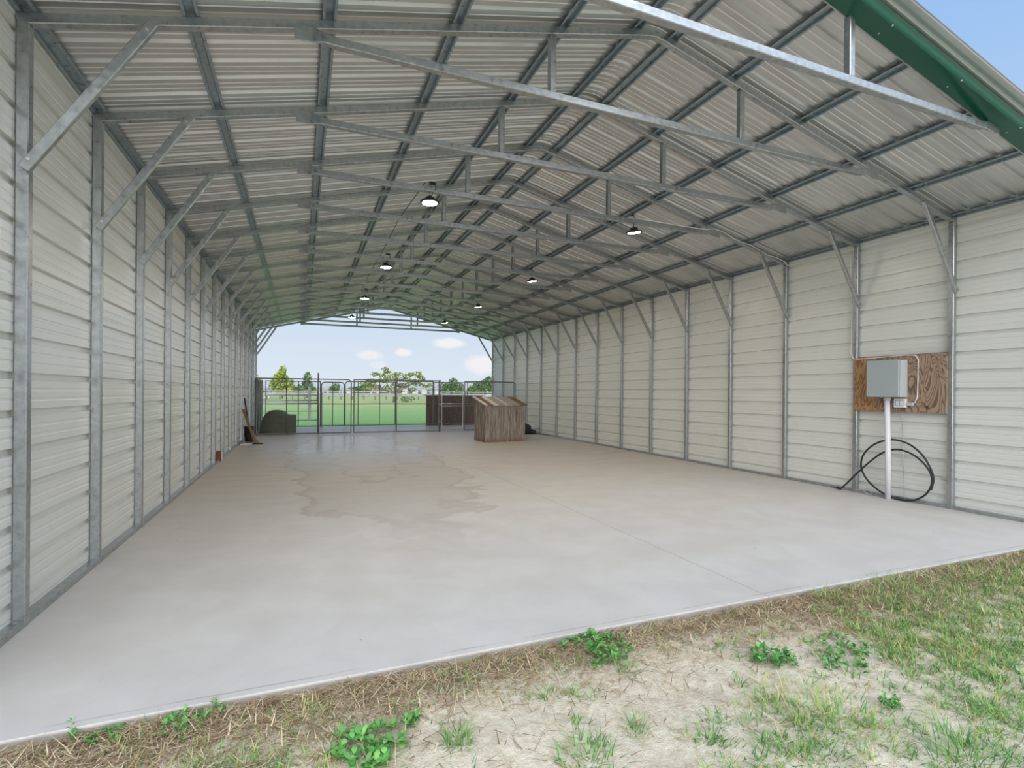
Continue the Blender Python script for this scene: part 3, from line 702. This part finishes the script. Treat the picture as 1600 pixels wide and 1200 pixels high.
cone = [(0, 0, 1.3 + k * .62, 2.2 * (1 - abs(k - 2.2) / 8.6) * (1.0 if k < 6 else .8), 2.2, .75) for k in range(8)]
tree('cone_tree', 'yellow green conical tree beyond the olive dog house', -2.1, 110, [(b[0] + random.uniform(-.3, .3), 0, b[2] + .1, b[3] * (1.15 if k < 4 else .85), 1.8, .8) for k, b in enumerate(cone)], 130, .26, YG1, YG2, (.16, 1.4), seed=2)
tree('leafy_tree', 'yellow green tree half hidden by the end of the left wall', -6.3, 100, [(0, 0, 1.7, 1.5, 1.3, 1.2), (.2, 0, 3.2, 1.0, 1, 1.1), (1.4, 0, 1.1, 1.0, 1, .6), (-.6, 0, 2.6, 1, 1, 1)], 130, .22, YG1, YG2, (.14, 1.2), seed=3)
tree('dark_tree', 'dark green tree with a narrow top right of the conical tree', 2.6, 125, [(0, 0, 4.4, 1.0, 1, 1.5), (0, 0, 3.0, 1.3, 1, 1.0), (-.8, 0, 1.8, 2.6, 2, 1.2), (-2.6, 0, 1.5, 1.5, 1.5, .9), (1.0, 0, 1.8, 1.0, 1, 1.1)], 150, .24, DG1, (.16, .26, .09), (.18, 1.5), seed=4)
SG1, SG2 = (.10, .15, .035), (.37, .38, .11)
br = [(-3.2, 0, 2.6), (-1.4, 0, 3.5), (.4, 0, 4.0), (2.2, 0, 3.1), (3.6, 0, 3.3), (1.2, .5, 2.4), (-2.2, -.5, 1.9)]
bl = []
rr = random.Random(11)
for (x, z, w) in ((-3.9, 2.5, .9), (-3.0, 2.9, .9), (-2.6, 3.9, .75), (-1.7, 3.7, .8), (-1.2, 4.6, .55), (-.9, 4.3, .6), (-1.5, 3.0, 1.1), (-.3, 3.5, 1.0), (.6, 3.9, .8), (.9, 3.2, 1.0), (1.6, 3.6, .8), (2.4, 3.9, .6), (3.1, 4.0, .7), (3.8, 3.7, .7), (4.2, 3.3, .6), (2.5, 2.9, 1.1), (3.6, 2.6, .9), (1.6, 2.3, 1.0), (.4, 2.5, .8), (-2.4, 2.1, 1.0), (-3.6, 1.9, .8), (-.9, 2.0, .8), (2.6, 1.7, .8), (4.5, 2.3, .9), (-.1, 1.3, .5), (1.0, 1.5, .5)):
    bl.append((x, rr.uniform(-1.5, 1.5), z + .12, w * .95, w, .30 * w + .08))
tree('spreading_tree', 'broad spreading tree with flat layered yellow green crown in the pasture', 13.6, 72, bl, 170, .17, SG1, SG2, (.14, 1.6), seed=5, branches=br)
tree('shrub', 'small green shrub at the foot of the spreading tree', 15.4, 71, [(0, 0, .55, 1.1, .8, .6)], 180, .14, DG1, (.2, .36, .1), (.05, .3), 'shrub', 6)
for k, (bear, dist, h, w, lab) in enumerate(((.272, 120, 5.0, 4.2, 'dark rounded tree right of the spreading tree beyond the kennel gate'), (.292, 130, 3.8, 2.2, 'loose dark tree just right of the rounded tree'), (.325, 120, 4.0, 3.2, 'dull green tree above the wooden bin lid'), (.345, 110, 5.2, 5, 'bushy green tree at the far end of the right wall'), (.055, 160, 4.0, 2.6, 'dark tree above the narrow back kennel gate'), (.105, 150, 4.0, 4.4, 'low dark tree left of the spreading tree'))):
    x = CAMP.x + bear * dist
    tree('distant_tree', lab, x, CAMP.y + dist, [(0, 0, h * .45, w * .5, w * .5, h * .36), (w * .22, 0, h * .68, w * .34, w * .3, h * .3), (-w * .3, 0, h * .5, w * .34, w * .3, h * .26)], 120, .3, DG1, DG2, (.2, h * .4), seed=20 + k)
m = MB(); m.c = []
rt = random.Random(5)
for k in range(420):
    x = -140 + k * 1.1 + rt.uniform(-.6, .6); h = 2.2 + 2.0 * max(0, noise.noise(Vector((x * .05, 2, 0)))) + rt.uniform(0, 1.2)
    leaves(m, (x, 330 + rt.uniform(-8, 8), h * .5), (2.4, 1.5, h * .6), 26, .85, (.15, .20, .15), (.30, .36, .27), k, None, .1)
tag(m.build('tree_line', M['leaf']), 'hazy grey green line of woods along the horizon', 'woods', None, 'stuff')

def house(label, x, y, w, d, h, rh, wallm, windows):
    e = empty('house', (x, y, -.12), 0, label, 'house')
    m = MB(); m.box((0, 0, 0), (w, d, h)); m.build('walls', M[wallm], e)
    m = MB(); o = .5; A = [(-o, -o, h), (w + o, -o, h), (w + o, d + o, h), (-o, d + o, h), (d * .35, d / 2, h + rh), (w - d * .35, d / 2, h + rh)]
    m.poly(A, [[0, 1, 5, 4], [1, 2, 5], [2, 3, 4, 5], [3, 0, 4], [3, 2, 1, 0]]); m.build('roof', M['houseroof'], e)
    for wx in windows: m = MB(); m.box((wx, -.05, h * .35), (wx + 1.2, .02, h * .8)); m.build('window', M['housewin'], e)
    return e
house('low pale house with grey roof behind the spreading tree', 29, 168, 11, 9, 2.6, 1.6, 'housewall', (1.5, 5, 8))
house('pale house with grey hip roof right of the spreading tree', 38.5, 150, 9, 8, 2.3, 1.7, 'housewall', (2, 6))
house('small pink house left of the spreading tree', 20.5, 185, 6.5, 8, 2.2, 1.2, 'pinkwall', (1.5, 4))
house('long white house seen over the narrow back kennel gate', 6.5, 190, 11, 9, 2.0, 1.3, 'housewall', (2, 6, 8.5))
house('long low white building behind the brown screen wall', 48, 140, 13, 8, 2.0, .6, 'housewall', (1, 4, 7, 10))
house('white shed at the far left edge of the pasture', -7.8, 118, 3, 4, 1.8, .6, 'housewall', ())

# ------------------------------------------------------------------ grass, straw and weeds in front of the slab
def blade(m, x, y, z, length, width, az, lean, curl, col, segs=3):
    dx, dy = math.cos(az), math.sin(az); px, py = -dy, dx; pts = []
    a = lean; cx = cy2 = 0.0; cz = 0.0
    for k in range(segs + 1):
        w = width * (1 - k / segs) ** .7 * .5
        if k == segs: pts.append((x + dx * cx, y + dy * cx, z + cz))
        else: pts += [(x + dx * cx + px * w, y + dy * cx + py * w, z + cz), (x + dx * cx - px * w, y + dy * cx - py * w, z + cz)]
        st = length / segs; cx += st * math.sin(a); cz += st * math.cos(a); a += curl / segs
    fs = [[2 * k, 2 * k + 1, 2 * k + 3, 2 * k + 2] for k in range(segs - 1)] + [[2 * segs - 2, 2 * segs - 1, 2 * segs]]
    m.poly(pts, fs, 0, col)
GREENS = ((.085, .24, .05), (.13, .33, .065), (.20, .42, .085), (.30, .44, .11), (.055, .18, .05))
YEL = ((.50, .46, .16), (.56, .50, .22), (.42, .44, .15))
STR = ((.44, .32, .18), (.56, .44, .27), (.33, .22, .12), (.66, .55, .37), (.22, .14, .08))
def jit(c, k=.15): f = 1 + random.uniform(-k, k); return tuple(min(1, v * f) for v in c)
def tuft(m, x, y, r, n, hmin, hmax, cols, flat=.6):
    for _ in range(n):
        a = random.uniform(0, 6.283); d = r * random.random() ** .7
        xx, yy = x + d * math.cos(a), y + d * math.sin(a)
        if yy > -.034: continue
        blade(m, xx, yy, sandz(xx, yy) - .004, random.uniform(hmin, hmax), random.uniform(.0030, .0060), a + random.gauss(0, .9), random.uniform(.25, flat + .45), random.uniform(-.2, 1.5), jit(random.choice(cols)))
def inview(x, y):
    d = Vector((x, y, -.05)) - CAMP; z = d.dot(F_)
    return z > .4 and abs(d.dot(R_) / z) < 1.03 and d.dot(U_) / z > -.76
# straw litter, thick against the slab and thinning outwards
m = MB(); m.c = []
cnt = 0
while cnt < 26000:
    x = random.uniform(.2, 8.6); y = -.036 - random.expovariate(3.4)
    if y < -2.2 or not inview(x, y): continue
    dens = math.exp(-(-y) / (.42 if x < 2.2 else .26)) + (.045 if 2.0 < x < 4.2 and y < -.3 else .13) + .45 * max(0, noise.noise(Vector((x * 1.5, y * 1.8, 4)))) + (.35 if x > 4.6 else 0)
    if random.random() > dens: continue
    a = random.uniform(0, 6.283); lg = random.uniform(.03, .12)
    yy = y + lg * math.sin(a)
    if yy > -.034: continue
    blade(m, x, y, sandz(x, y) + random.uniform(.001, .022), lg, random.uniform(.0028, .0062), a, random.uniform(1.15, 1.6), random.uniform(-.25, .3), jit(random.choice(STR)), 2); cnt += 1
tag(m.build('straw_litter', M['straw']), 'dry straw litter scattered over the sand along the slab edge', 'straw', None, 'stuff')
# scattered thin grass
m = MB(); m.c = []
cnt = 0
while cnt < 1900:
    x = random.uniform(.2, 9.5); y = random.uniform(-2.3, -.05)
    if not inview(x, y): continue
    nz = noise.noise(Vector((x * 1.1, y * 1.4, 12)))
    dens = .10 + .9 * max(0, nz + .05) + (.55 if x - y * .5 > 5.0 else 0) - (.12 if 2.2 < x < 3.6 and y < -.35 else 0)
    if random.random() > dens: continue
    cnt += 1
    g = GREENS if random.random() < .62 else GREENS[2:4] + YEL
    tuft(m, x, y, random.uniform(.02, .07), random.randint(5, 26), .02, .085, g, 1.0)
tag(m.build('sparse_grass', M['leaf']), 'sparse green and yellowing grass growing through the sand', 'grass', None, 'stuff')

def leafquad(m, base, d, up, L, Wd, col):
    s_ = d.cross(up).normalized(); prof = ((0, .12), (.25, .8), (.55, 1.0), (.82, .6), (1, .04)); pts = []
    for t, w in prof:
        c = base + d * L * t + up * (L * .22 * math.sin(t * 2.6)); pts += [c + s_ * Wd * w * .5, c - s_ * Wd * w * .5]
    m.poly(pts, [[2 * k, 2 * k + 1, 2 * k + 3, 2 * k + 2] for k in range(4)], 0, col)
WEED = ((.085, .27, .06), (.13, .35, .08), (.20, .42, .11), (.06, .19, .05))
def weed(label, x, y, r, n, h, L, cols=WEED, wide=.55):
    e = empty('broadleaf_weed', (x, y, sandz(x, y)), 0, label, 'weed', 'green weeds before the slab')
    m = MB(); m.c = []; st = MB(); st.c = []
    for _ in range(n):
        a = random.uniform(0, 6.283); d = r * random.random() ** .6; bx, by = d * math.cos(a), d * math.sin(a)
        if y + by > -.045: by = -.05 - y
        hh = h * random.uniform(.35, 1) * (1 - .5 * d / r)
        blade(st, bx * .15, by * .15, 0, hh * 1.05, .004, a, .2, .3, jit((.20, .34, .10)), 2)
        for q in range(random.randint(5, 9)):
            az = random.uniform(0, 6.283); el = random.uniform(-.1, .7)
            dv = Vector((math.cos(az) * math.cos(el), math.sin(az) * math.cos(el), math.sin(el)))
            leafquad(m, Vector((bx, by, max(.008, hh * random.uniform(.25, 1)))), dv, Vector((0, 0, 1)), L * .72 * random.uniform(.5, 1.25), L * .6 * wide * random.uniform(.8, 1.1), jit(random.choice(cols), .2))
    m.build('leaves', M['leaf'], e); st.build('stems', M['leaf'], e)
def gtuft(label, x, y, r, n, h, cols=GREENS):
    e = empty('grass_tuft', (x, y, 0), 0, label, 'grass tuft', 'green grass tufts before the slab')
    m = MB(); m.c = []; tuft(m, x, y, r, n, h * .5, h, cols, .8); o = m.build('blades', M['leaf'], e); o.location = (-x, -y, 0)
weed('bushy green weed hugging the slab edge near the middle of its front', 3.10, -.17, .20, 54, .11, .05)
weed('upright leafy weed alone on bare sand, nearest the saw cut end', 3.95, -.64, .11, 26, .10, .055)
weed('low spreading leafy weed patch right of the upright leafy weed', 4.50, -.66, .15, 26, .05, .042)
weed('dark leafy weed strip just behind the low spreading patch', 4.28, -.78, .13, 22, .06, .045)
weed('large clover like weed patch at the bottom edge, left of centre', 1.80, -.53, .14, 46, .075, .048, WEED[:3], .85)
weed('small leafy weed beside the clover like patch', 1.98, -.43, .04, 8, .06, .04, WEED, .8)
weed('leafy weed in the straw at the slab edge, second from the left corner', 1.06, -.13, .10, 22, .06, .045)
weed('small bright weed in the straw nearest the left corner', .78, -.09, .07, 14, .05, .04)
weed('tall thin weed sprouting over the slab edge near the left corner', .66, -.06, .03, 6, .13, .028)
weed('pale weed sprouting over the slab edge beside the leafy straw weed', 1.19, -.06, .05, 9, .12, .03, ((.30, .40, .20), (.22, .36, .12)))
weed('small weed by the bottom right corner of the sand', 4.10, -1.16, .05, 10, .10, .04)
gtuft('thin bladed grass tuft on bare sand right of the clover like weed', 2.15, -.62, .06, 60, .11)
gtuft('wide grass tuft at the bottom edge right of centre', 2.62, -.93, .13, 150, .12)
gtuft('spiky grass tuft on sand left of the wide yellow grass', 2.90, -.86, .05, 36, .11)
gtuft('yellow green grass mat toward the bottom right', 3.75, -1.10, .30, 420, .12, GREENS[1:4] + YEL)
gtuft('tall grass clump in the bottom right corner', 4.05, -1.50, .22, 300, .13)
gtuft('dense grass patch near the right end of the slab edge', 5.7, -.42, .42, 620, .13, GREENS + YEL[:1])
gtuft('grass patch farther right along the slab edge', 6.6, -.35, .42, 420, .13, GREENS + YEL)
gtuft('grass clump touching the slab edge right of the saw cut', 5.05, -.14, .16, 160, .12)
gtuft('short dark tuft on sand behind the bushy slab edge weed', 3.15, -.42, .06, 50, .07)
gtuft('grass clump by the straw, left of the thin bladed tuft', 1.55, -.25, .13, 120, .10, GREENS[1:4] + YEL)
gtuft('pair of short tufts at the slab edge right of the straw', 2.25, -.20, .12, 110, .09)
